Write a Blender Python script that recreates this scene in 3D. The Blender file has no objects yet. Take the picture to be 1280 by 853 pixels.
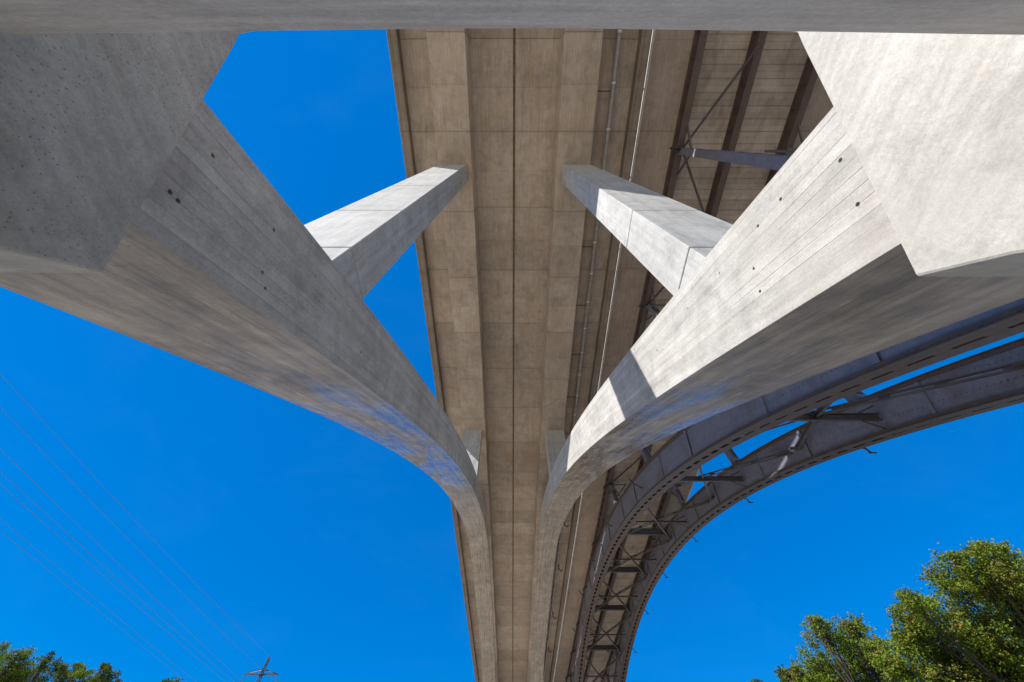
import bpy, bmesh, math, random
import numpy as np
from mathutils import Vector, Matrix
random.seed(7)
R = math.radians
C = bpy.context.scene.collection
SC = bpy.context.scene

# ------------------------------------------------------------------ camera, sky, sun, exposure
F = 446.0                       # focal length in pixels of a 1280 px wide frame
cd = bpy.data.cameras.new('camera'); cam = bpy.data.objects.new('camera', cd); C.objects.link(cam)
cd.sensor_width = 36; cd.lens = 36 * F / 1280; cd.clip_start = 0.05; cd.clip_end = 8000
cam.location = (0, 0, 0); cam.rotation_euler = (R(90 + 59.6), 0, 0)
SC.camera = cam

LDIR = Vector((1, .535, -1.18)).normalized()      # the way sunlight travels
SDIR = -LDIR
sun_el = math.asin(SDIR.z)
w = bpy.data.worlds.new('World'); SC.world = w; w.use_nodes = True
nt = w.node_tree; nt.nodes.clear()
sky = nt.nodes.new('ShaderNodeTexSky'); sky.sky_type = 'NISHITA'; sky.sun_disc = False
sky.sun_elevation = sun_el; sky.sun_rotation = math.atan2(SDIR.x, SDIR.y)
sky.air_density = 1.0; sky.dust_density = 0.0; sky.ozone_density = 3.0
hs = nt.nodes.new('ShaderNodeHueSaturation'); hs.inputs['Saturation'].default_value = 1.85
hs.inputs['Hue'].default_value = 0.506
bg = nt.nodes.new('ShaderNodeBackground'); bg.inputs['Strength'].default_value = 0.068
wo = nt.nodes.new('ShaderNodeOutputWorld')
soft = nt.nodes.new('ShaderNodeMix'); soft.data_type = 'RGBA'; soft.inputs[0].default_value = .5   # evens the zenith-to-horizon falloff
soft.inputs[7].default_value = (.0, 1.58, 5.6, 1)
nt.links.new(sky.outputs[0], hs.inputs['Color']); nt.links.new(hs.outputs[0], soft.inputs[6]); 
tcw = nt.nodes.new('ShaderNodeTexCoord'); mp = nt.nodes.new('ShaderNodeMapping'); mp.inputs['Scale'].default_value = (1, 1.6, 2.6)
cn = nt.nodes.new('ShaderNodeTexNoise'); cn.inputs['Scale'].default_value = 3.2; cn.inputs['Detail'].default_value = 8; cn.inputs['Roughness'].default_value = .62; cn.inputs['Distortion'].default_value = .6
cr = nt.nodes.new('ShaderNodeMapRange'); cr.inputs[1].default_value = .50; cr.inputs[2].default_value = .80; cr.inputs[4].default_value = .014
ci = nt.nodes.new('ShaderNodeMix'); ci.data_type = 'RGBA'; ci.inputs[7].default_value = (3.0, 4.6, 7.2, 1)      # thin veils of cirrus
nt.links.new(tcw.outputs['Generated'], mp.inputs[0]); nt.links.new(mp.outputs[0], cn.inputs['Vector']); nt.links.new(cn.outputs[0], cr.inputs[0])
nt.links.new(cr.outputs[0], ci.inputs[0]); nt.links.new(soft.outputs[2], ci.inputs[6]); nt.links.new(ci.outputs[2], bg.inputs[0]); nt.links.new(bg.outputs[0], wo.inputs[0])

sd = bpy.data.lights.new('sun', 'SUN'); sd.energy = 4.2; sd.angle = R(.5); sd.color = (1, .975, .935)
so = bpy.data.objects.new('sun', sd); C.objects.link(so); so.rotation_euler = LDIR.to_track_quat('-Z', 'Y').to_euler()
so.location = (-30, -20, 60)
SC.view_settings.view_transform = 'Standard'; SC.view_settings.look = 'None'
SC.view_settings.gamma = 1; SC.view_settings.use_curve_mapping = False
SC.view_settings.exposure = 1.1
SC.cycles.max_bounces = 8; SC.cycles.diffuse_bounces = 5

# ------------------------------------------------------------------ helpers
def tag(o, label=None, cat=None, group=None, kind=None):
    if label: o['label'] = label
    if cat: o['category'] = cat
    if group: o['group'] = group
    if kind: o['kind'] = kind
    return o

def empty(name, loc=(0, 0, 0)):
    o = bpy.data.objects.new(name, None); C.objects.link(o); o.location = loc
    o.empty_display_size = .5
    return o

class MB:
    """collects faces with UVs in metres, builds ONE mesh object"""
    def __init__(s): s.v = []; s.f = []; s.uv = []
    def quad(s, pts, uvs):
        i = len(s.v); s.v += [tuple(p) for p in pts]; s.f.append(tuple(range(i, i + len(pts)))); s.uv += list(uvs)
    def beam(s, a, b, wd, ht, side=(1, 0, 0), wd2=None, ht2=None):
        """rectangular bar from a to b; wd along `side`, ht along the third axis"""
        a = Vector(a); b = Vector(b); d = (b - a); L = d.length; d.normalize()
        sx = Vector(side); sx = (sx - d * sx.dot(d))
        if sx.length < 1e-4: sx = d.orthogonal()
        sx.normalize(); up = d.cross(sx)
        w2 = wd if wd2 is None else wd2; h2 = ht if ht2 is None else ht2
        def ring(p, W, H): return [p + sx * (x * W / 2) + up * (y * H / 2) for x, y in ((-1, -1), (1, -1), (1, 1), (-1, 1))]
        A = ring(a, wd, ht); B = ring(b, w2, h2)
        off = random.random() * 7
        per = 0
        for k in range(4):
            j = (k + 1) % 4; e = (A[k] - A[j]).length
            s.quad([A[k], A[j], B[j], B[k]], [(off, per), (off, per + e), (off + L, per + e), (off + L, per)]); per += e + .13
        s.quad([A[3], A[2], A[1], A[0]], [(0, 0), (wd, 0), (wd, ht), (0, ht)])
        s.quad(B, [(0, 0), (wd, 0), (wd, ht), (0, ht)])
    def box(s, x0, x1, y0, y1, z0, z1):
        s.beam(((x0 + x1) / 2, y0, (z0 + z1) / 2), ((x0 + x1) / 2, y1, (z0 + z1) / 2), x1 - x0, z1 - z0)
    def prism_y(s, prof, ys):
        """closed XZ outline swept straight along Y, split at ys"""
        n = len(prof); per = [0]
        for k in range(n):
            a = Vector(prof[k]); b = Vector(prof[(k + 1) % n]); per.append(per[-1] + (a - b).length + .07)
        for i in range(len(ys) - 1):
            for k in range(n):
                a = prof[k]; b = prof[(k + 1) % n]
                s.quad([(a[0], ys[i], a[1]), (b[0], ys[i], b[1]), (b[0], ys[i + 1], b[1]), (a[0], ys[i + 1], a[1])],
                       [(ys[i], per[k]), (ys[i], per[k + 1]), (ys[i + 1], per[k + 1]), (ys[i + 1], per[k])])
        s.quad([(p[0], ys[0], p[1]) for p in prof][::-1], [p for p in prof][::-1])
        s.quad([(p[0], ys[-1], p[1]) for p in prof], prof)
    def sweep(s, cur, sect):
        """closed section [(x, n)] swept along a curve of (y, z, ny, nz, s)"""
        n = len(sect); per = [0]
        for k in range(n):
            a = Vector(sect[k]); b = Vector(sect[(k + 1) % n]); per.append(per[-1] + (a - b).length + .07)
        def hh(c, h):                               # heights above .5 hang from the section's top edge when its depth varies
            return h if len(c) < 6 or h < .5 else c[5] - (1.0 - h)
        P = [[(x, c[0] + c[2] * hh(c, h), c[1] + c[3] * hh(c, h)) for x, h in sect] for c in cur]
        for i in range(len(cur) - 1):
            u0, u1 = cur[i][4], cur[i + 1][4]
            for k in range(n):
                j = (k + 1) % n
                s.quad([P[i][k], P[i][j], P[i + 1][j], P[i + 1][k]], [(u0, per[k]), (u0, per[k + 1]), (u1, per[k + 1]), (u1, per[k])])
        s.quad(P[0][::-1], [tuple(p) for p in sect][::-1]); s.quad(P[-1], [tuple(p) for p in sect])
    def tube(s, pts, rad, seg=6):
        pts = [Vector(p) for p in pts]; m = len(pts)
        rad = rad if isinstance(rad, (list, tuple)) else [rad] * m
        rings = []; L = 0; ls = []
        side = None
        for i, p in enumerate(pts):
            d = (pts[min(i + 1, m - 1)] - pts[max(i - 1, 0)]).normalized()
            if side is None: side = d.orthogonal().normalized()
            side = (side - d * side.dot(d)).normalized(); up = d.cross(side)
            rings.append([p + (side * math.cos(2 * math.pi * k / seg) + up * math.sin(2 * math.pi * k / seg)) * rad[i] for k in range(seg)])
            if i: L += (p - pts[i - 1]).length
            ls.append(L)
        for i in range(m - 1):
            for k in range(seg):
                j = (k + 1) % seg; c = 2 * math.pi * rad[i] / seg
                s.quad([rings[i][k], rings[i][j], rings[i + 1][j], rings[i + 1][k]], [(ls[i], k * c), (ls[i], (k + 1) * c), (ls[i + 1], (k + 1) * c), (ls[i + 1], k * c)])
        s.quad(rings[0][::-1], [(0, 0)] * seg); s.quad(rings[-1], [(0, 0)] * seg)
    def build(s, name, mat, parent=None, smooth=False, bevel=0, weld=True):
        me = bpy.data.meshes.new(name); me.from_pydata(s.v, [], s.f)
        ul = me.uv_layers.new(name='UVMap')
        ul.data.foreach_set('uv', np.array(s.uv, dtype=np.float32).ravel())
        bm = bmesh.new(); bm.from_mesh(me)
        if weld: bmesh.ops.remove_doubles(bm, verts=bm.verts, dist=1e-4)
        bmesh.ops.recalc_face_normals(bm, faces=bm.faces)
        bm.to_mesh(me); bm.free()
        me.materials.append(mat)
        if smooth: me.polygons.foreach_set('use_smooth', [True] * len(me.polygons))
        o = bpy.data.objects.new(name, me); C.objects.link(o)
        if parent: o.parent = parent
        if bevel:
            b = o.modifiers.new('edge', 'BEVEL'); b.width = bevel; b.segments = 2; b.limit_method = 'ANGLE'; b.angle_limit = R(40)
        return o

# ------------------------------------------------------------------ node helper
class NT:
    def __init__(s, name):
        s.m = bpy.data.materials.new(name); s.m.use_nodes = True; s.t = s.m.node_tree
        s.b = s.t.nodes['Principled BSDF']; s.tc = s.t.nodes.new('ShaderNodeTexCoord')
    def put(s, sock, v):
        if isinstance(v, bpy.types.NodeSocket): s.t.links.new(v, sock)
        elif v is not None: sock.default_value = v
    def n(s, typ, **kw):
        nd = s.t.nodes.new('ShaderNode' + typ)
        for k, v in kw.items(): setattr(nd, k, v)
        return nd
    def math(s, op, a, b=None, c=None, clamp=False):
        nd = s.n('Math', operation=op, use_clamp=clamp); s.put(nd.inputs[0], a); s.put(nd.inputs[1], b)
        if c is not None: s.put(nd.inputs[2], c)
        return nd.outputs[0]
    def noise(s, vec, scale, detail=4, rough=.55, dist=0):
        nd = s.n('TexNoise'); s.put(nd.inputs['Vector'], vec); nd.inputs['Scale'].default_value = scale
        nd.inputs['Detail'].default_value = detail; nd.inputs['Roughness'].default_value = rough; nd.inputs['Distortion'].default_value = dist
        return nd.outputs[0]
    def scale(s, vec, sc):
        nd = s.n('Mapping'); s.put(nd.inputs['Vector'], vec); nd.inputs['Scale'].default_value = sc; return nd.outputs[0]
    def mix(s, fac, a, b, mode='MIX'):
        nd = s.n('Mix', data_type='RGBA', blend_type=mode); s.put(nd.inputs[0], fac)
        s.put(nd.inputs[6], a if isinstance(a, bpy.types.NodeSocket) else (*a, 1)); s.put(nd.inputs[7], b if isinstance(b, bpy.types.NodeSocket) else (*b, 1))
        return nd.outputs[2]
    def rng(s, v, a, b, c=0, d=1):
        nd = s.n('MapRange'); s.put(nd.inputs[0], v)
        for i, q in enumerate((a, b, c, d)): nd.inputs[i + 1].default_value = q
        return nd.outputs[0]
    def grey(s, v):
        nd = s.n('CombineColor')
        for i in range(3): s.put(nd.inputs[i], v)
        return nd.outputs[0]
    def uv(s):
        sp = s.n('SeparateXYZ'); s.put(sp.inputs[0], s.tc.outputs['UV']); return sp.outputs[0], sp.outputs[1]
    def white(s, v):
        nd = s.n('TexWhiteNoise', noise_dimensions='1D'); s.put(nd.inputs['W'], v); return nd.outputs[0]
    def bump(s, h, strength, dist=.02):
        nd = s.n('Bump'); nd.inputs['Strength'].default_value = strength; nd.inputs['Distance'].default_value = dist; s.put(nd.inputs['Height'], h)
        s.put(s.b.inputs['Normal'], nd.outputs[0])

def concrete(name, a, b, lime=0, flecks=0, board=0, joint=0, pits=1.0, streak=.25, stain=None, rough=.85, gloss=None, boardvar=.12, jointvar=.12, xjoint=0, bstr=.45, grain=0):
    N = NT(name); ob = N.tc.outputs['Object']; uv = N.tc.outputs['UV']; U, V = N.uv()
    big = N.noise(ob, .45, 5, .6, .6); med = N.noise(ob, 3.2, 7, .65); fine = N.noise(ob, 28, 5, .7)
    st = N.noise(N.scale(uv, (.35, 7, 1)), 1, 6, .65)
    f = N.math('MULTIPLY_ADD', big, .55, N.math('MULTIPLY', med, .45))
    f = N.math('MULTIPLY_ADD', st, streak, N.math('MULTIPLY', f, 1 - streak))
    f = N.rng(f, .37, .63)
    col = N.mix(f, a, b)
    h = N.math('MULTIPLY_ADD', fine, .25, N.math('MULTIPLY', med, .5))
    def mul(val):
        nonlocal col
        col = N.mix(1.0, col, N.grey(val), 'MULTIPLY')
    mul(N.rng(fine, .25, .75, .84, 1.14))
    grit = N.noise(ob, 85, 4, .75); mul(N.rng(grit, .3, .7, .86, 1.13))
    dirt = N.noise(ob, 1.15, 8, .72, 1.1); mul(N.rng(dirt, .30, .52, .74, 1.0))
    mul(N.rng(N.noise(N.scale(uv, (1.2, 14, 1)), 1, 4, .6), .3, .7, .90, 1.08))
    if stain:
        m = N.rng(N.noise(N.scale(ob, (1.2, .5, .5)), .7, 6, .6, .8), .52, .68, 0, .55)
        col = N.mix(m, col, stain)
    if flecks:
        fl = N.rng(N.noise(N.scale(uv, (.9, 3.2, 1)), 1.2, 5, .62), .62, .70); col = N.mix(N.math('MULTIPLY', fl, .55), col, (.50, .44, .36))
        dk = N.rng(N.noise(N.scale(uv, (.45, 3.5, 1)), 1.7, 6, .7), .50, .66, 1.0, .62); mul(dk)
        hx = N.math('ABSOLUTE', N.math('SUBTRACT', N.math('FRACT', N.math('DIVIDE', U, .5)), .5)); mul(N.math('MULTIPLY_ADD', N.rng(hx, .47, .5), -.12, 1.0))
    if lime:
        lm = N.math('MULTIPLY', N.rng(N.noise(N.scale(ob, (1.6, .35, 1)), 1.1, 7, .7, .5), .60, .74), N.rng(N.noise(ob, .16, 3), .46, .6))
        col = N.mix(N.math('MULTIPLY', lm, lime), col, (.52, .49, .44))
        dm = N.rng(N.noise(N.scale(ob, (1.2, .22, 1)), .8, 7, .7, .8), .56, .70, 1.0, .74); mul(dm)
    if board:
        t = N.math('ADD', N.math('DIVIDE', V, board), N.math('MULTIPLY', med, .10))
        fr = N.math('FRACT', t); e = N.math('ABSOLUTE', N.math('SUBTRACT', fr, .5))
        seam = N.rng(e, .455, .5); gate = N.rng(N.noise(N.scale(uv, (.5, 3, 1)), 1.3, 3), .38, .60)
        seam = N.math('MULTIPLY', seam, gate)
        wn = N.white(N.math('FLOOR', N.math('DIVIDE', V, board)))
        mul(N.math('MULTIPLY_ADD', seam, -.17, 1.0)); mul(N.rng(wn, 0, 1, 1 - boardvar, 1 + boardvar))
        h = N.math('MULTIPLY_ADD', seam, -.5, h); h = N.math('MULTIPLY_ADD', wn, .35, h)
    if grain:
        gr = N.math('FRACT', N.math('DIVIDE', V, grain)); ge = N.math('ABSOLUTE', N.math('SUBTRACT', gr, .5))
        gg = N.math('MULTIPLY', N.rng(ge, .36, .5), N.rng(N.noise(ob, .9, 3), .4, .62))
        mul(N.math('MULTIPLY_ADD', gg, -.16, 1.0))
    if joint:
        for per, amt in ((joint, .27), (joint / 2, .10)):
            q = N.math('DIVIDE', U, per); fr = N.math('FRACT', N.math('MULTIPLY_ADD', med, .006, q))
            e = N.math('ABSOLUTE', N.math('SUBTRACT', fr, .5))
            line = N.rng(e, .5 - .028 / per, .5 - .008 / per)
            halo = N.math('MULTIPLY', N.rng(e, .5 - .35 / per, .5), N.rng(med, .35, .65))
            mul(N.math('MULTIPLY_ADD', line, -amt, 1.0)); mul(N.math('MULTIPLY_ADD', halo, -amt * .3, 1.0))
            h = N.math('MULTIPLY_ADD', line, -1.0, h)
            mul(N.rng(N.white(N.math('ADD', N.math('FLOOR', q), .5)), 0, 1, 1 - jointvar / 2, 1 + jointvar / 2))
    if pits:
        for sc, th in ((17, .07), (42, .085)):
            vo = N.n('TexVoronoi'); N.put(vo.inputs['Vector'], ob); vo.inputs['Scale'].default_value = sc
            sp = N.n('SeparateColor'); N.put(sp.inputs[0], vo.outputs['Color'])
            rad = N.math('MULTIPLY', N.math('POWER', sp.outputs[0], 2.5), th * 2.0 * pits)
            p = N.math('LESS_THAN', vo.outputs['Distance'], rad)
            p = N.math('MULTIPLY', p, N.rng(N.noise(ob, .8, 3), .42, .55))
            mul(N.math('MULTIPLY_ADD', p, -.5, 1.0)); h = N.math('MULTIPLY_ADD', p, -1.2, h)
    N.put(N.b.inputs['Base Color'], col)
    rr = N.rng(med, .3, .7, rough - .08, min(1, rough + .08))
    if gloss:
        g = N.rng(N.noise(N.scale(uv, (.22, .9, 1)), 1, 5, .6, .8), .40, .55)
        g = N.math('MULTIPLY', g, N.math('MULTIPLY', N.rng(U, 3.0, 6.5), N.rng(U, 24, 19)))     # worn smooth along one stretch of shutter
        mx = N.n('Mix', data_type='FLOAT'); N.put(mx.inputs[0], g); N.put(mx.inputs[2], rr); mx.inputs[3].default_value = gloss; rr = mx.outputs[0]
    N.put(N.b.inputs['Roughness'], rr)
    N.bump(h, bstr, .02)
    return N.m

def steel(name, a, b, rust, rough=.5, rivet=True, rustamt=.6):
    N = NT(name); ob = N.tc.outputs['Object']; U, V = N.uv()
    big = N.noise(ob, .5, 6, .65, .5); med = N.noise(ob, 4, 6, .7)
    col = N.mix(N.rng(med, .3, .7), a, b)
    col = N.mix(N.rng(big, .5, .68, 0, rustamt), col, rust)
    h = N.math('MULTIPLY', med, .3)
    if rivet:
        fu = N.math('SUBTRACT', N.math('FRACT', N.math('DIVIDE', U, .17)), .5); fv = N.math('SUBTRACT', N.math('FRACT', N.math('DIVIDE', V, .42)), .5)
        d = N.math('SQRT', N.math('ADD', N.math('POWER', N.math('MULTIPLY', fu, .17), 2), N.math('POWER', N.math('MULTIPLY', fv, .42), 2)))
        rv = N.rng(d, .035, .018); h = N.math('ADD', h, rv)
        col = N.mix(N.math('MULTIPLY', rv, .35), col, (.03, .025, .025))
    N.put(N.b.inputs['Base Color'], col); N.put(N.b.inputs['Roughness'], N.rng(med, .3, .7, rough - .12, rough + .15))
    N.bump(h, .5, .02)
    return N.m

def plain(name, col, rough=.6, var=.25, sc=6):
    N = NT(name); n_ = N.noise(N.tc.outputs['Object'], sc, 5, .6)
    N.put(N.b.inputs['Base Color'], N.mix(N.rng(n_, .3, .7), tuple(c * (1 - var) for c in col), tuple(min(1, c * (1 + var)) for c in col)))
    N.b.inputs['Roughness'].default_value = rough
    return N.m

M = {}
M['rib_side'] = concrete('board_marked_concrete', (.30, .278, .245), (.52, .495, .455), board=.12, boardvar=.12, streak=.3, bstr=.6, stain=(.36, .33, .28))
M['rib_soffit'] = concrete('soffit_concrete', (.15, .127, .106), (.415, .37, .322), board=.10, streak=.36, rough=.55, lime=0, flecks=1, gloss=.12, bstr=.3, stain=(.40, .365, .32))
M['block'] = concrete('smooth_concrete', (.335, .312, .272), (.485, .463, .42), streak=.16, pits=1.35, bstr=.22, stain=(.42, .40, .35))
M['beam'] = concrete('cross_beam_concrete', (.43, .39, .34), (.62, .57, .51), streak=.4, pits=.8, bstr=.6)
M['column'] = concrete('column_concrete', (.32, .31, .29), (.49, .48, .455), board=.10, streak=.3, boardvar=.06)
M['deck'] = concrete('deck_concrete', (.27, .22, .178), (.42, .355, .295), lime=.5, joint=3.7, streak=.25, pits=.7, boardvar=.05, grain=.14, jointvar=.17, stain=(.30, .215, .14))
M['deck_edge'] = concrete('edge_concrete', (.13, .105, .08), (.22, .18, .145), board=.11, joint=7.4, streak=.3, pits=.6)
M['old_slab'] = concrete('old_slab_concrete', (.27, .215, .175), (.38, .31, .26), lime=.3, joint=7.4, streak=.35, pits=1.2, jointvar=.08, stain=(.24, .18, .14))
M['old_bay'] = concrete('boarded_slab_concrete', (.38, .31, .25), (.54, .46, .39), joint=.56, streak=.1, pits=.8, jointvar=.2, stain=(.17, .13, .10))
M['fascia'] = concrete('old_edge_concrete', (.50, .48, .44), (.62, .60, .57), streak=.3, pits=.6)
M['steel'] = steel('grey_painted_steel', (.115, .12, .165), (.195, .20, .245), (.12, .08, .065), .42)
M['steel_dark'] = steel('brown_painted_steel', (.065, .047, .041), (.11, .081, .07), (.10, .06, .042), .6)
M['brace'] = steel('bracing_steel', (.05, .043, .044), (.10, .088, .088), (.10, .065, .045), .5, rivet=False)
M['zinc'] = plain('galvanised_pipe', (.26, .25, .235), .45)
M['clip'] = plain('bright_clamp_metal', (.55, .54, .5), .35)
M['dark_metal'] = plain('dark_bracket_metal', (.05, .042, .04), .6)
M['seal'] = plain('brown_joint_seal', (.13, .085, .05), .9, .5, 3)
M['bark'] = plain('grey_brown_bark', (.06, .048, .036), .9, .4, 5)
M['pylon'] = plain('lattice_steel', (.02, .025, .036), .5)
M['cable'] = plain('aluminium_cable', (.10, .13, .19), .5)
M['insulator'] = plain('brown_glazed_insulator', (.12, .06, .04), .3)

# ------------------------------------------------------------------ ground
gN = NT('dry_grass_ground'); ob = gN.tc.outputs['Object']
g1 = gN.noise(ob, .06, 6, .6); g2 = gN.noise(ob, 1.5, 6, .7)
gc = gN.mix(gN.rng(g2, .3, .7), (.37, .31, .23), (.48, .415, .33))
gc = gN.mix(gN.rng(g1, .52, .66), gc, (.07, .085, .03))
gN.put(gN.b.inputs['Base Color'], gc); gN.b.inputs['Roughness'].default_value = .95; gN.bump(g2, .6, .1)
g = MB()
GZ = -1.7
E_ = [-3000, -300, -60, -20, 0, 20, 60, 300, 3000]
for i in range(8):
    for j in range(8):
        q = [(E_[i], E_[j]), (E_[i + 1], E_[j]), (E_[i + 1], E_[j + 1]), (E_[i], E_[j + 1])]
        g.quad([(x, y, GZ) for x, y in q], q)
tag(g.build('ground', gN.m), 'dry grassy earth under the bridges', 'ground', kind='structure')

# ------------------------------------------------------------------ new concrete arch bridge
CX = .12                                        # its axis passes just right of the camera
WI, WO = 2.42, 4.2                              # rib faces from the axis
def zc(y):                                      # soffit of the concrete rib
    t = (48 - y) ** 2 / 100
    z = 21.45 - .8813 * t + .0013098 * t * t
    k = .35                                     # soft limit where the rib meets the deck webs
    return -k * math.log(math.exp(-z / k) + math.exp(-19.9 / k)) if z < 40 else 19.9
def curve(fn, y0, y1, step):
    n = int((y1 - y0) / step) + 1; out = []; s = 0; last = None
    for i in range(n + 1):
        y = y0 + (y1 - y0) * i / n; z = fn(y); e = .01
        sl = (fn(y + e) - fn(y - e)) / (2 * e); L = math.hypot(1, sl)
        if last: s += math.hypot(y - last[0], z - last[1])
        out.append((y, z, -sl / L, 1 / L, s)); last = (y, z)
    return out

br = empty('concrete_arch_bridge', (CX, 48, GZ))
tag(br, 'pale new concrete arch bridge with twin curved ribs and square columns', 'bridge')
def under(o, par=br):
    o.parent = par; o.matrix_parent_inverse = Matrix.Translation(par.location).inverted()
    return o
ccur = curve(zc, -.35, 96.3, .55)
def unit_holes(pts, x, sgn):
    mb = MB()
    for y, z in pts:
        mb.tube([(x - sgn * .2, y, z), (x + sgn * .05, y, z)], .018, 9)
    return mb
holesR = [(.19, 3.09), (.46, 2.77), (.55, 3.59), (.84, 3.78), (1.49, 4.18), (1.24, 3.62), (1.41, 3.41), (2.2, 4.68), (3.3, 5.3), (3.9, 6.3)]
holesL = [(.41, 2.61), (.16, 3.09), (.35, 2.58), (.82, 3.52), (1.12, 3.16), (1.26, 3.12), (1.45, 3.98), (1.87, 4.27), (2.9, 4.6), (3.5, 5.9)]
for sgn, holes, TH, prof in ((-1, holesL, 1.2, [(.68, 1.90), (-.62, 3.76), (-.70, 3.86), (-.9, 4.6), (-3.4, 4.6), (-5.2, GZ - .3), (-1.42, GZ - .3), (.475, 1.60)]),
        (1, holesR, 1.31, [(.78, 2.11), (-.65, 3.96), (-.75, 4.08), (-.95, 4.8), (-3.4, 4.8), (-5.2, GZ - .3), (-1.42, GZ - .3), (.53, 1.755)])):
    xi, xo = CX + sgn * WI, CX + sgn * WO
    m = MB(); m.sweep(ccur, [(xi, 0), (xo, 0), (xo, TH), (xi, TH)])
    rib = m.build('arch_rib', M['rib_side'], bevel=.025)
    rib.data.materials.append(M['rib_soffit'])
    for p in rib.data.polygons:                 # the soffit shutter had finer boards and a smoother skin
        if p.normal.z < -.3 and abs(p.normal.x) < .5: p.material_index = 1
    ct = unit_holes(holes, xi, -sgn).build('cutter', M['dark_metal'])
    b = rib.modifiers.new('tie_holes', 'BOOLEAN'); b.operation = 'DIFFERENCE'; b.object = ct; b.solver = 'EXACT'
    while rib.modifiers.find('tie_holes') > 0: 
        with bpy.context.temp_override(object=rib): bpy.ops.object.modifier_move_to_index(modifier='tie_holes', index=0)
    dg = bpy.context.evaluated_depsgraph_get(); me = bpy.data.meshes.new_from_object(rib.evaluated_get(dg))
    rib.modifiers.clear(); rib.data = me
    bpy.data.objects.remove(ct)
    under(rib)
    tag(rib, 'arch rib in shade' if sgn < 0 else 'sunlit arch rib crossed by a column shadow')
    # springing block: thicker than the rib, flush inside
    xb = xi - sgn * .035
    m = MB(); n = len(prof); per = 0
    xo2 = xo + sgn * 1.4
    for k in range(n):
        a, c = prof[k], prof[(k + 1) % n]; e = math.hypot(a[0] - c[0], a[1] - c[1])
        m.quad([(xb, *a), (xb, *c), (xo2, *c), (xo2, *a)], [(0, per), (0, per + e), (abs(xo2 - xb), per + e), (abs(xo2 - xb), per)]); per += e
    m.quad([(xb, *p) for p in prof], prof); m.quad([(xo2, *p) for p in prof][::-1], prof[::-1])
    blk = m.build('springing_block', M['block'], bevel=.02); under(blk)
    # columns of cast lifts with open joints
    for y0, y1, hx in ((1.43, 2.24, 1.41), (19.6, 20.4, 1.41), (74.8, 75.6, 1.41), (93.0, 93.8, 1.41)):
        zb = zc(y1) + .3; lifts = [5.1, 7.9, 11.9, 15.9] if y0 < 5 else [17.6]
        zz = [zb] + [q for q in lifts if q > zb + .5] + [20.02]
        m = MB()
        xa, xc = sorted((xi + sgn * .006, xi + sgn * hx))
        for k in range(len(zz) - 1):
            g0 = 0 if k == 0 else .012; g1_ = 0 if k == len(zz) - 2 else .012
            m.beam(((xa + xc) / 2, (y0 + y1) / 2, zz[k] + g0), ((xa + xc) / 2, (y0 + y1) / 2, zz[k + 1] - g1_), xc - xa, y1 - y0)
            if k: m.beam(((xa + xc) / 2, (y0 + y1) / 2, zz[k] - .05), ((xa + xc) / 2, (y0 + y1) / 2, zz[k] + .05), xc - xa - .05, y1 - y0 - .05)
        under(m.build('column', M['column'], bevel=.015))

# cross beam between the springing blocks, just behind the camera
m = MB()
xs = [-2.29 + CX + 4.58 * i / 12 for i in range(13)]
def bz(x): return 1.89 + .125 * min(1, abs((x - .0) / 2.25)) ** 1.2
for i in range(12):
    a, c = xs[i], xs[i + 1]; za, zb_ = bz(a), bz(c)
    sec = lambda x, z: [(x, -.36, .45), (x, -.36, z), (x, -1.5, z), (x, -1.5, .45)]
    A, B = sec(a, za), sec(c, zb_)
    for k in range(4):
        j = (k + 1) % 4
        pa, pj = Vector(A[k]), Vector(A[j]); q = k * 2
        m.quad([A[k], A[j], B[j], B[k]], [(a, q), (a, q + (pa - pj).length), (c, q + (pa - pj).length), (c, q)])
m.quad(sec(xs[0], bz(xs[0]))[::-1], [(0, 0)] * 4); m.quad(sec(xs[-1], bz(xs[-1])), [(0, 0)] * 4)
under(m.build('cross_beam', M['beam'], bevel=.015))

# deck: slab, two webs, edge beams
Y0, Y1 = -36, 150
ys = [Y0 + 3.1 * i for i in range(61)]
XL, XR = -5.66, 6.33
wi_b, wi_t, wo_ = 2.15, 2.07, 3.82
for sgn in (-1, 1):
    xb, xt, xo_ = CX + sgn * wi_b, CX + sgn * wi_t, CX + sgn * wo_
    m = MB(); m.prism_y([(xb, 20), (xo_, 20), (xo_ + sgn * .05, 21.4), (xt, 21.4)], ys)
    under(m.build('deck_web', M['deck'], bevel=.03))
    m = MB()
    gx = CX - .01 + sgn * .06
    xe = XL + .3 if sgn < 0 else XR - .3
    m.prism_y([(gx, 21.3), (xt + sgn * .3, 21.3), (xo_ - sgn * .3, 21.3), (xe, 21.42), (xe, 21.68), (gx, 21.74)], ys)
    under(m.build('deck_slab', M['deck']))
    m = MB()
    e0, e1 = (XL, XL + .46) if sgn < 0 else (XR - .46, XR)
    m.prism_y([(e0, 20.9), (e1, 20.9), (e1, 21.7), (e0, 21.7)], ys)
    under(m.build('edge_beam', M['deck_edge'], bevel=.02))
m = MB(); m.box(CX - .068, CX + .048, Y0, Y1, 21.345, 21.6)
under(m.build('joint_seal', M['seal']))
m = MB(); m.box(XL + .1, XR - .1, Y0, Y1, 21.70, 21.76)
under(m.build('road_surface', plain('asphalt', (.05, .05, .05), .9)))
m = MB()
for sx in (XL + .2, XR - .12):
    for i in range(46): m.beam((sx, Y0 + 2 + 4 * i, 21.69), (sx, Y0 + 2 + 4 * i, 22.8), .07, .07)
    for z in (22.2, 22.78): m.beam((sx, Y0, z), (sx, Y1, z), .05, .05)
under(m.build('railing', M['zinc']))
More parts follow.
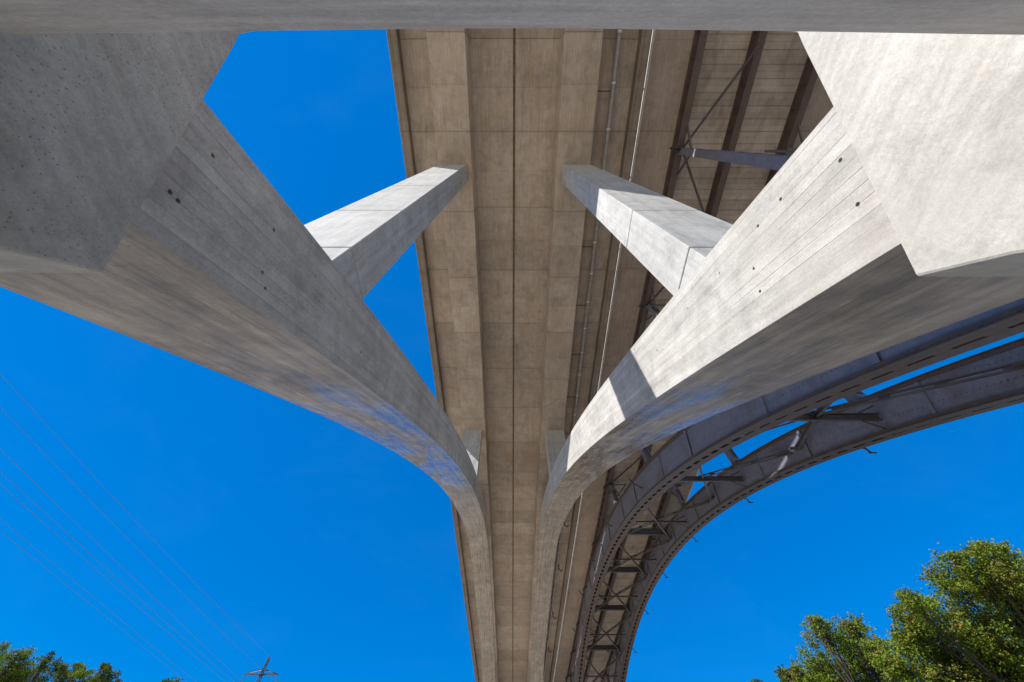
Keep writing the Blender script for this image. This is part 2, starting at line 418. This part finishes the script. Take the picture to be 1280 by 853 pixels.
# drain pipe under the right overhang
PX, PZ = 4.86, 21.0
m = MB(); m.tube([(PX, Y0, PZ), (PX, Y1, PZ)], .085, 12)
pipe = under(m.build('drain_pipe', M['zinc'], smooth=True))
for i in range(38):
    y = -9.6 + 1.9 * i
    m = MB(); m.tube([(PX, y - .05, PZ), (PX, y + .05, PZ)], .105, 12)
    c = m.build('pipe_coupling', M['clip'], smooth=True); under(c); mw = c.matrix_world.copy()
    c.parent = pipe; c.matrix_parent_inverse = Matrix.Identity(4)
    if i % 2 == 0:
        m = MB(); m.beam((PX - .75, y + .3, PZ + .12), (PX + .1, y + .3, PZ + .12), .05, .03, (0, 1, 0)); m.beam((PX + .05, y + .3, PZ), (PX + .05, y + .3, PZ + .36), .03, .03); m.beam((PX - .7, y + .3, PZ + .1), (PX - .7, y + .3, PZ + .36), .03, .03)
        c = m.build('pipe_hanger', M['dark_metal']); c.parent = pipe
# small hooks further along the overhang
for y in (26.5, 33, 41, 52, 62):
    m = MB(); m.tube([(5.1, y, 21.36), (5.1, y, 20.9), (5.35, y + .1, 20.72), (5.5, y + .1, 20.95)], .05, 6)
    under(m.build('pipe_hook', M['dark_metal'], smooth=True))

# ------------------------------------------------------------------ old steel arch bridge
K = .966
def zs_(y):
    t = (48 - y / K) ** 2 / 100
    return K * (19.868 - .633 * t - .003325 * t * t)
sb = empty('steel_arch_bridge', (11.5, 46, GZ))
tag(sb, 'old dark riveted steel arch bridge with latticed twin ribs under a concrete deck', 'bridge')
us = lambda o: under(o, sb)
def rh(y): return 1.75 - .55 * min(1.15, abs(48 * K - y) / (48 * K)) ** 3
RH = 1.0
scur = curve(zs_, -6.6, 99, .5)
scur = [(c[0], c[1], c[2], c[3], c[4], rh(c[0])) for c in scur]
def at_s(y, h=0.0):
    z = zs_(y); sl = (zs_(y + .01) - zs_(y - .01)) / .02; L = math.hypot(1, sl)
    return (y - sl / L * h, z + h / L), (1 / L, sl / L), (-sl / L, 1 / L)
ribs = [(8.40, 9.20), (13.95, 14.75)]
for x0, x1 in ribs:
    m = MB()
    for xa, xc in ((x0 + .06, x0 + .09), (x1 - .09, x1 - .06)):
        m.sweep(scur, [(xa, .03), (xc, .03), (xc, RH - .03), (xa, RH - .03)])
    for i in range(62):                                                  # web stiffeners
        y = -5.5 + 1.7 * i; big = i % 5 == 3
        for xs_, d in ((x0 + .02, -1), (x1 - .02, 1)):
            (ya, za), _, _ = at_s(y, .16); (yb, zb), tg, _ = at_s(y, rh(y) - .17)
            if big: m.beam((xs_, ya, za), (xs_, yb, zb), .08, .10)
            elif i % 5 == 1: m.beam((xs_ + .025 * d, ya, za), (xs_ + .025 * d, yb, zb), .02, .22)
    rib = us(m.build('arch_rib', M['steel']))
    m = MB()
    xm = (x0 + x1) / 2
    for part, hw in (([c for c in scur if c[0] < 10.2], .055), ([c for c in scur if c[0] > 9.7], .10)):
        for xa, xc in ((x0 - .06, xm - hw), (xm + hw, x1 + .06)):
            m.sweep(part, [(xa, 0), (xc, 0), (xc, .03), (xa, .03)])
    m.sweep(scur, [(x0 - .05, RH - .03), (x1 + .05, RH - .03), (x1 + .05, RH), (x0 - .05, RH)])
    for xa, xc in ((x0 - .02, x0 + .055), (x1 - .055, x1 + .02)):       # flange angles along the web edges
        m.sweep(scur, [(xa, .035), (xc, .035), (xc, .15), (xa, .15)])
        m.sweep(scur, [(xa + .03, RH - .16), (xc, RH - .16), (xc, RH - .035), (xa + .03, RH - .035)])
    y = -6
    while y < 72:                                                        # batten plates across the open slot
        (ya, za), tg, nn = at_s(y, .012); dl = .17
        m.beam((xm, ya - tg[0] * dl, za - tg[1] * dl), (xm, ya + tg[0] * dl, za + tg[1] * dl), .30, .02)
        y += .9 / math.hypot(1, tg[1] / tg[0])
    fl = m.build('bottom_flange', M['steel_dark'], weld=False); us(fl)
    fl.parent = rib; fl.matrix_parent_inverse = Matrix.Identity(4)

def ibeam(mb, a, b, h, wd, side, t=.03):
    """I-section bar: flanges across `side`"""
    a = Vector(a); b = Vector(b); d = (b - a).normalized(); s = Vector(side); s = (s - d * s.dot(d)).normalized(); up = d.cross(s)
    mb.beam(a, b, t, h - 2 * t - .002, s)
    for q in (-1, 1): mb.beam(a + up * q * (h / 2 - t / 2), b + up * q * (h / 2 - t / 2), wd, t, s)

nodes = [(.9 + 9 * k) * K for k in range(-1, 9)]
ccx = (9.0 * K, )
for k, y in enumerate(nodes):
    # transverse beam and X bracing between the ribs
    (yb, zb), tg, nn = at_s(y + .1, .62)
    m = MB(); ibeam(m, (9.2, yb, zb), (13.95, yb, zb), .28 if y < 20 else .12, .2 if y < 20 else .1, (0, *tg))
    for xg, d in ((9.2, 1), (13.95, -1)):                               # flared knees
        m.beam((xg, yb + nn[0] * .45, zb + nn[1] * .45), (xg + d * .8, yb + nn[0] * .12, zb + nn[1] * .12), .06, .05, (0, *tg))
        m.beam((xg, yb - nn[0] * .45, zb - nn[1] * .45), (xg + d * .8, yb - nn[0] * .12, zb - nn[1] * .12), .06, .05, (0, *tg))
    us(m.build('cross_strut', M['brace']))
    hl = 4.15
    m = MB(); P0 = at_s(y - hl, .68)[0]; P1 = at_s(y + hl, .68)[0]
    for xa, xc, off in ((9.2, 13.95, .0), (13.95, 9.2, .09)):
        mid = at_s(y + .1, .68 + off)[0]
        A = Vector((xa, P0[0], P0[1])); Bm = Vector(((xa + xc) / 2, mid[0], mid[1])); B = Vector((xc, P1[0], P1[1]))
        for s0, s1 in ((A, Bm), (Bm, B)):
            for q in (-1, 1):                                           # twin angles with battens
                dv = Vector((0, nn[0], nn[1])) * (.07 * q); m.beam(s0 + dv, s1 + dv, .12, .045, (0, *tg))
            for t_ in (.12, .37, .62, .87):
                c_ = s0.lerp(s1, t_); dd = (s1 - s0).normalized(); m.beam(c_ - dd * .16, c_ + dd * .16, .03, .19, (0, *tg))
    mid = at_s(y + .1, .68)[0]; m.beam((11.3, mid[0], mid[1]), (11.86, mid[0], mid[1]), .5, .015, (0, *tg))
    for xg, d in ((9.2, 1), (13.95, -1)):
        for P_ in (P0, P1):
            sg = 1 if P_ is P0 else -1
            m.beam((xg - d * .02, P_[0] + tg[0] * sg * .1, P_[1] + tg[1] * sg * .1), (xg + d * .5, P_[0] + tg[0] * sg * .45, P_[1] + tg[1] * sg * .45), .75, .018, (0, *tg), .22, .018)
    us(m.build('cross_brace', M['brace']))
    # cross frame beam at half panels, near the top of the ribs
    yf = y + 4.5 * K
    if yf < 27: yf = None
    if yf: (yq, zq), tq, nq = at_s(yf, rh(yf) - .4)
    if yf: m = MB(); ibeam(m, (9.2, yq, zq), (13.95, yq, zq), .5, .24, (0, *tq)); us(m.build('cross_frame', M['brace']))
    # spandrel columns with head brackets
    for x in (8.8, 14.35):
        (yt, zt), _, _ = at_s(y, rh(y))
        H_ = 20.9 - zt
        if H_ > .35:
            m = MB(); wb = .34 + .011 * H_
            for q in (-1, 1):
                m.beam((x + q * wb / 2, y, zt - .1), (x + q * .16, y, 20.88), .03, wb, (1, 0, 0), .03, .32)
            m.beam((x, y, zt - .1), (x, y, 20.88), wb * .9, .03, (1, 0, 0), .29, .03)
            nb = max(2, int(H_ / 1.1))
            for i in range(nb):
                t_ = (i + .5) / nb; z = zt + H_ * t_; ww = wb + (.32 - wb) * t_
                m.beam((x, y - ww * .5, z - .1), (x, y - ww * .5, z + .1), ww + .03, .02, (1, 0, 0))
            us(m.build('spandrel_column', M['steel']))
            if H_ > 1.2:
                m = MB()
                for q in (-1, 1): m.beam((x, y + q * .15, 19.9), (x, y + q * 1.1, 20.85), .08, .08)
                d = 1 if x < 11 else -1
                m.beam((x + d * .2, y, 19.6), (x + d * 1.3, y, 20.85), .08, .08)
                m.beam((x + d * 1.3, y, 20.83), (x - d * .3, y, 20.83), .1, .08)
                us(m.build('knee_brace', M['brace']))
    # drain spouts on the outer sides
    m = MB(); m.tube([(8.6, y - .1, 20.75), (8.05, y - .15, 20.5), (7.95, y - .15, 20.3)], .06, 7)
    us(m.build('drain_spout', M['dark_metal'], smooth=True))
    (yh, zh), _, _ = at_s(y + 2.2, .1)
    m = MB(); m.tube([(14.7, yh, zh + .2), (15.15, yh, zh - .05), (15.2, yh, zh - .3)], .045, 6); m.beam((15.05, yh - .05, zh - .32), (15.35, yh - .05, zh - .32), .06, .06)
    us(m.build('step_bracket', M['dark_metal']))
    if 15 < y < 75:
        m = MB(); zz = zs_(y) + 1.2
        m.tube([(8.38, y + 1.5, zz), (7.9, y + 1.4, zz + .25), (7.72, y + 1.4, zz + .6)], .045, 6)
        us(m.build('step_bracket', M['dark_metal'], smooth=True))

# deck of the old bridge
OL, OR = 6.55, 16.6
m = MB(); m.prism_y([(OL + .12, 21.6), (8.6, 21.6), (8.6, 22.0), (OL + .12, 22.0)], ys); us(m.build('deck_slab', M['old_slab']))
m = MB(); m.prism_y([(14.5, 21.6), (OR - .05, 21.6), (OR - .05, 22.0), (14.5, 22.0)], ys); us(m.build('deck_slab', M['old_slab']))
m = MB(); m.prism_y([(8.6, 21.62), (14.5, 21.62), (14.5, 22.0), (8.6, 22.0)], ys); us(m.build('deck_slab', M['old_bay']))
for xa, xc in ((OL, OL + .12), (OR - .05, OR + .07)):
    m = MB(); m.prism_y([(xa, 21.58), (xc, 21.58), (xc, 23.2), (xa, 23.2)], ys); us(m.build('parapet', M['fascia']))
for x in (8.67, 11.35, 14.3):
    m = MB(); ibeam(m, (x, Y0, 21.25), (x, Y1, 21.25), .7, .34, (1, 0, 0), .04)
    for i in range(90):
        y = -12 + i; m.box(x - .12, x + .12, y - .01, y + .01, 20.95, 21.55)
    us(m.build('girder', M['steel_dark'], weld=False))
for k, y in enumerate(nodes):
    for (xa, ya), (xc, yc) in (((8.75, y - .1), (11.3, y + 4.1 * K)), ((8.75, y - .1), (11.3, y - 4.5 * K))):
        m = MB(); m.beam((xa, ya, 20.83), (xc, yc, 20.83), .10, .08); us(m.build('wind_brace', M['brace']))

# ------------------------------------------------------------------ pylon and lines
PXc, PYc = -76, 142
py = empty('power_pylon', (PXc, PYc, GZ))
tag(py, 'distant dark lattice power pylon with crossarms, beyond the treetops', 'pylon')
up_ = lambda o: under(o, py)
tip = 46.6
def leg(q1, q2, z): 
    hw = .18 + (tip - z) * .028 + max(0, 30 - z) * .03
    return Vector((PXc + q1 * hw, PYc + q2 * hw, z))
lev = [GZ, 6, 13, 19, 24.5, 29, 32.5, 36, 38.5, 41, 43.6, 46.4]
m = MB()
for q1, q2 in ((-1, -1), (1, -1), (1, 1), (-1, 1)):
    for i in range(len(lev) - 1): m.beam(leg(q1, q2, lev[i]), leg(q1, q2, lev[i + 1]), .14, .14)
qs = [(-1, -1), (1, -1), (1, 1), (-1, 1)]
for k in range(4):
    a, c = qs[k], qs[(k + 1) % 4]
    for i in range(len(lev) - 1):
        m.beam(leg(*a, lev[i]), leg(*c, lev[i + 1]), .06, .06); m.beam(leg(*c, lev[i]), leg(*a, lev[i + 1]), .06, .06)
up_(m.build('lattice_mast', M['pylon']))
arms = [(42.2, 5.3), (36.2, 8.2)]
for z, hl in arms:
    m = MB()
    for s in (-1, 1):
        for q in (-.55, .55):
            m.beam((PXc, PYc + q, z), (PXc + s * hl, PYc, z), .2, .2); m.beam((PXc, PYc + q, z + 1.2), (PXc + s * hl, PYc, z), .13, .13)
        for i in range(4):
            t_ = (i + .5) / 4; m.beam((PXc + s * hl * t_, PYc, z), (PXc + s * hl * (t_ - .1), PYc, z + 1.2 * (1 - t_)), .08, .08)
    arm = up_(m.build('crossarm', M['pylon']))
wires = [('power line ending at the pylon tip, rightmost of the seven lines', -76, 46.5, 3.3),
         ('second power line from the right, ending at the upper crossarm', -71.0, 40.6, 2.6),
         ('third power line from the right, meeting the outer upper crossarm', -81.0, 40.6, 0.6),
         ('middle one of the seven power lines', -70.0, 34.6, 1.6),
         ('third power line from the left, crossing the middle line low in the sky', -72.5, 34.6, 1.3),
         ('second power line from the left, above the lowest one', -80.5, 34.6, .4),
         ('lowest and leftmost of the seven power lines, just above the left trees', -83.0, 34.6, .3)]
for i, (lab, x, z, sag) in enumerate(wires):
    pts = []
    for j in range(49):
        y = PYc - 250 * j / 48; t_ = j / 48
        pts.append((x, y, z - 4 * sag * t_ * (1 - t_)))
    m = MB(); m.tube(pts, .026, 5)
    o = m.build('power_line', M['cable'], smooth=True)
    tag(o, 'thin dark ' + lab, 'power line', 'overhead power lines')
for x, z, z0 in ((-71, 40.6, 42.2), (-81, 40.6, 42.2), (-70, 34.6, 36.2), (-72.5, 34.6, 36.2), (-80.5, 34.6, 36.2), (-83, 34.6, 36.2)):
    m = MB(); m.tube([(x, PYc, z0), (x, PYc, z + .1)], .12, 6)
    up_(m.build('insulator', M['insulator']))

# ------------------------------------------------------------------ trees
def leafmat(name, cols):
    N = NT(name); ge = N.n('NewGeometry'); rp = N.n('ValToRGB'); N.put(rp.inputs[0], ge.outputs['Random Per Island'])
    el = rp.color_ramp.elements; el[0].color = (*cols[0], 1); el[1].color = (*cols[-1], 1)
    for i, c in enumerate(cols[1:-1]): e = el.new((i + 1) / (len(cols) - 1)); e.color = (*c, 1)
    big = N.noise(N.tc.outputs['Object'], .5, 4)
    col = N.mix(N.rng(big, .54, .66, 0, .8), rp.outputs[0], cols[-1])
    N.put(N.b.inputs['Base Color'], col); N.b.inputs['Roughness'].default_value = .75; N.b.inputs['Specular IOR Level'].default_value = .15
    tr = N.n('BsdfTranslucent'); N.put(tr.inputs[0], col); mx = N.n('MixShader'); mx.inputs[0].default_value = .3
    out = N.t.nodes['Material Output']; N.put(mx.inputs[1], N.b.outputs[0]); N.put(mx.inputs[2], tr.outputs[0]); N.put(out.inputs[0], mx.outputs[0])
    return N.m
LEAF_A = leafmat('green_olive_leaves', [(.08, .155, .012), (.12, .20, .014), (.17, .22, .02), (.19, .135, .035)])
LEAF_B = leafmat('dark_green_leaves', [(.035, .075, .018), (.06, .11, .02), (.10, .13, .025), (.13, .13, .03)])
def pix(u, v, k):
    d = 426.5 - v; return Vector(((u - 640) * k, (F * .50603 - d * .86251) * k, (F * .86251 + d * .50603) * k))
def tree(lobes, k, base_uv, label, cat, mat, seed, dens=1.0, leaf=.19, group=None):
    rg = np.random.default_rng(seed); rnd = random.Random(seed)
    b = pix(*base_uv, k); base = Vector((b.x, b.y, GZ))
    root = empty('tree', base); tag(root, label, cat, group)
    cs = [(pix(u, v, k * (1 + rnd.uniform(-.04, .06))), r * k * .92) for u, v, r in lobes]
    vis = len(cs); rm = max(r for c, r in cs); zl = min(c.z for c, r in cs); spread = max((Vector((c.x, c.y, 0)) - Vector((b.x, b.y, 0))).length for c, r in cs)
    for q in range(7):                              # the lower crown, down to the bole
        a_ = q * 2.4 + rnd.random(); z_ = zl - (zl + 1.7) * (.08 + .40 * q / 6); d_ = (spread * .6 + rm * .3) * (.5 + .5 * rnd.random())
        cs.append((Vector((b.x + math.cos(a_) * d_, b.y + math.sin(a_) * d_, z_)), max(rm * .8, .07 * (zl + 1.7))))
    # trunk and limbs
    m = MB(); fork = base.lerp(Vector((b.x, b.y, min(c.z for c, r in cs))), .55)
    rad = .10 + .018 * (max(c.z for c, r in cs) + 1.7)
    top = max(cs, key=lambda q: q[0].z)[0]
    def limb(a, c, r0, r1, n=6, wob=.35):
        pts = []; 
        for i in range(n + 1):
            t_ = i / n; p = a.lerp(c, t_); 
            if 0 < i < n: p += Vector((rnd.uniform(-wob, wob), rnd.uniform(-wob, wob), rnd.uniform(-wob, wob) * .5))
            pts.append(p)
        m.tube(pts, [r0 + (r1 - r0) * i / n for i in range(n + 1)], 7); return pts
    tp = limb(base, Vector((b.x, b.y, fork.z)), rad, rad * .75, 5, .12)
    tops = limb(tp[-1], top, rad * .75, .05, 8, .4)
    for c, r in cs:
        st = tops[rnd.randint(0, 4)]
        lp = limb(st, c, rad * .38, .05, 6, .3)
        for q in range(7):
            dv = Vector(rg.normal(size=3)).normalized(); limb(lp[rnd.randint(3, 6)], c + dv * r * .9, .05, .012, 4, .15)
    tk = m.build('trunk', M['bark'], smooth=True); under(tk, root)
    # leaves: clumps on twig ends through the volume of every lobe
    V_ = []
    for ci_, (c, r) in enumerate(cs):
        nc = max(8, int((17 if ci_ < vis else 8) * r * r * dens))
        d = rg.normal(size=(nc, 3)); d /= np.linalg.norm(d, axis=1)[:, None]
        rr = r * (rg.random(nc) ** .42) * (.74 + .5 * rg.random(nc))
        cen = np.array(c) + d * rr[:, None]
        nl = 58
        off = rg.normal(size=(nc, nl, 3)) * np.array([.26, .26, .16]) * (.7 + .25 * min(r, 2.5)) * (leaf / .24) ** .5
        P = (cen[:, None, :] + off).reshape(-1, 3)
        n = len(P); ax = rg.normal(size=(n, 3)); ax[:, 2] *= .6; ax /= np.linalg.norm(ax, axis=1)[:, None]
        o2 = rg.normal(size=(n, 3)); sd_ = np.cross(ax, o2); sd_ /= np.linalg.norm(sd_, axis=1)[:, None]
        L = leaf * (.6 + .8 * rg.random(n))[:, None]; W = L * .33
        V_.append(np.stack([P - ax * L * .5, P + sd_ * W, P + ax * L * .5, P - sd_ * W], 1))
    V_ = np.concatenate(V_).reshape(-1, 3) - np.array(base); nq = len(V_) // 4
    me = bpy.data.meshes.new('crown'); me.vertices.add(nq * 4); me.vertices.foreach_set('co', V_.astype(np.float32).ravel())
    me.loops.add(nq * 4); me.loops.foreach_set('vertex_index', np.arange(nq * 4, dtype=np.int32))
    me.polygons.add(nq); me.polygons.foreach_set('loop_start', np.arange(0, nq * 4, 4, dtype=np.int32)); me.polygons.foreach_set('loop_total', np.full(nq, 4, dtype=np.int32))
    me.update(calc_edges=True); me.materials.append(mat)
    o = bpy.data.objects.new('crown', me); C.objects.link(o); o.parent = root
    return root
tree([(1235, 712, 34), (1198, 728, 34), (1262, 738, 48), (1148, 772, 28), (1195, 795, 52), (1278, 810, 66), (1330, 750, 60), (1160, 835, 42), (1235, 860, 66), (1136, 752, 16), (1225, 690, 16), (1250, 690, 14), (1320, 850, 70), (1190, 700, 12), (1128, 800, 18), (1128, 836, 30), (1140, 792, 24)],
     .07, (1250, 830), 'tallest tree at the right edge, broad olive green crown with browning twigs', 'tree', LEAF_A, 3)
tree([(1032, 797, 24), (1064, 797, 24), (1022, 838, 28), (1074, 832, 38), (1105, 842, 28), (1050, 872, 44), (1093, 806, 16), (1024, 782, 12), (1070, 780, 11), (1000, 850, 15)],
     .085, (1058, 850), 'smaller round-topped tree left of the tall tree at the right edge', 'tree', LEAF_A, 5)
tree([(985, 850, 11), (978, 842, 6), (995, 862, 16), (950, 862, 10)], .11, (985, 860), 'low tree with only its top showing, left of the round-topped tree on the right', 'tree', LEAF_B, 8, leaf=.3)
tree([(12, 834, 20), (-14, 832, 22), (34, 850, 18), (8, 860, 30), (22, 822, 9)], .1, (8, 852), 'leftmost tree with the tallest olive crown at the left corner', 'tree', LEAF_A, 11, group=None)
tree([(66, 838, 12), (60, 822, 6), (74, 853, 18), (52, 832, 7), (80, 836, 7)], .1, (68, 850), 'dark green treetop second from the left corner', 'tree', LEAF_B, 12)
tree([(102, 846, 12), (98, 834, 7), (110, 858, 16)], .1, (104, 852), 'olive treetop third from the left corner', 'tree', LEAF_A, 13)
tree([(128, 843, 8), (138, 846, 8), (124, 856, 14), (143, 856, 9), (130, 834, 4)], .1, (130, 852), 'spiky dark treetop fourth from the left corner, last before the gap', 'tree', LEAF_B, 14)
tree([(206, 858, 8), (212, 862, 9)], .13, (207, 862), 'tip of a far tree between the left trees and the pylon', 'tree', LEAF_B, 15, leaf=.3)
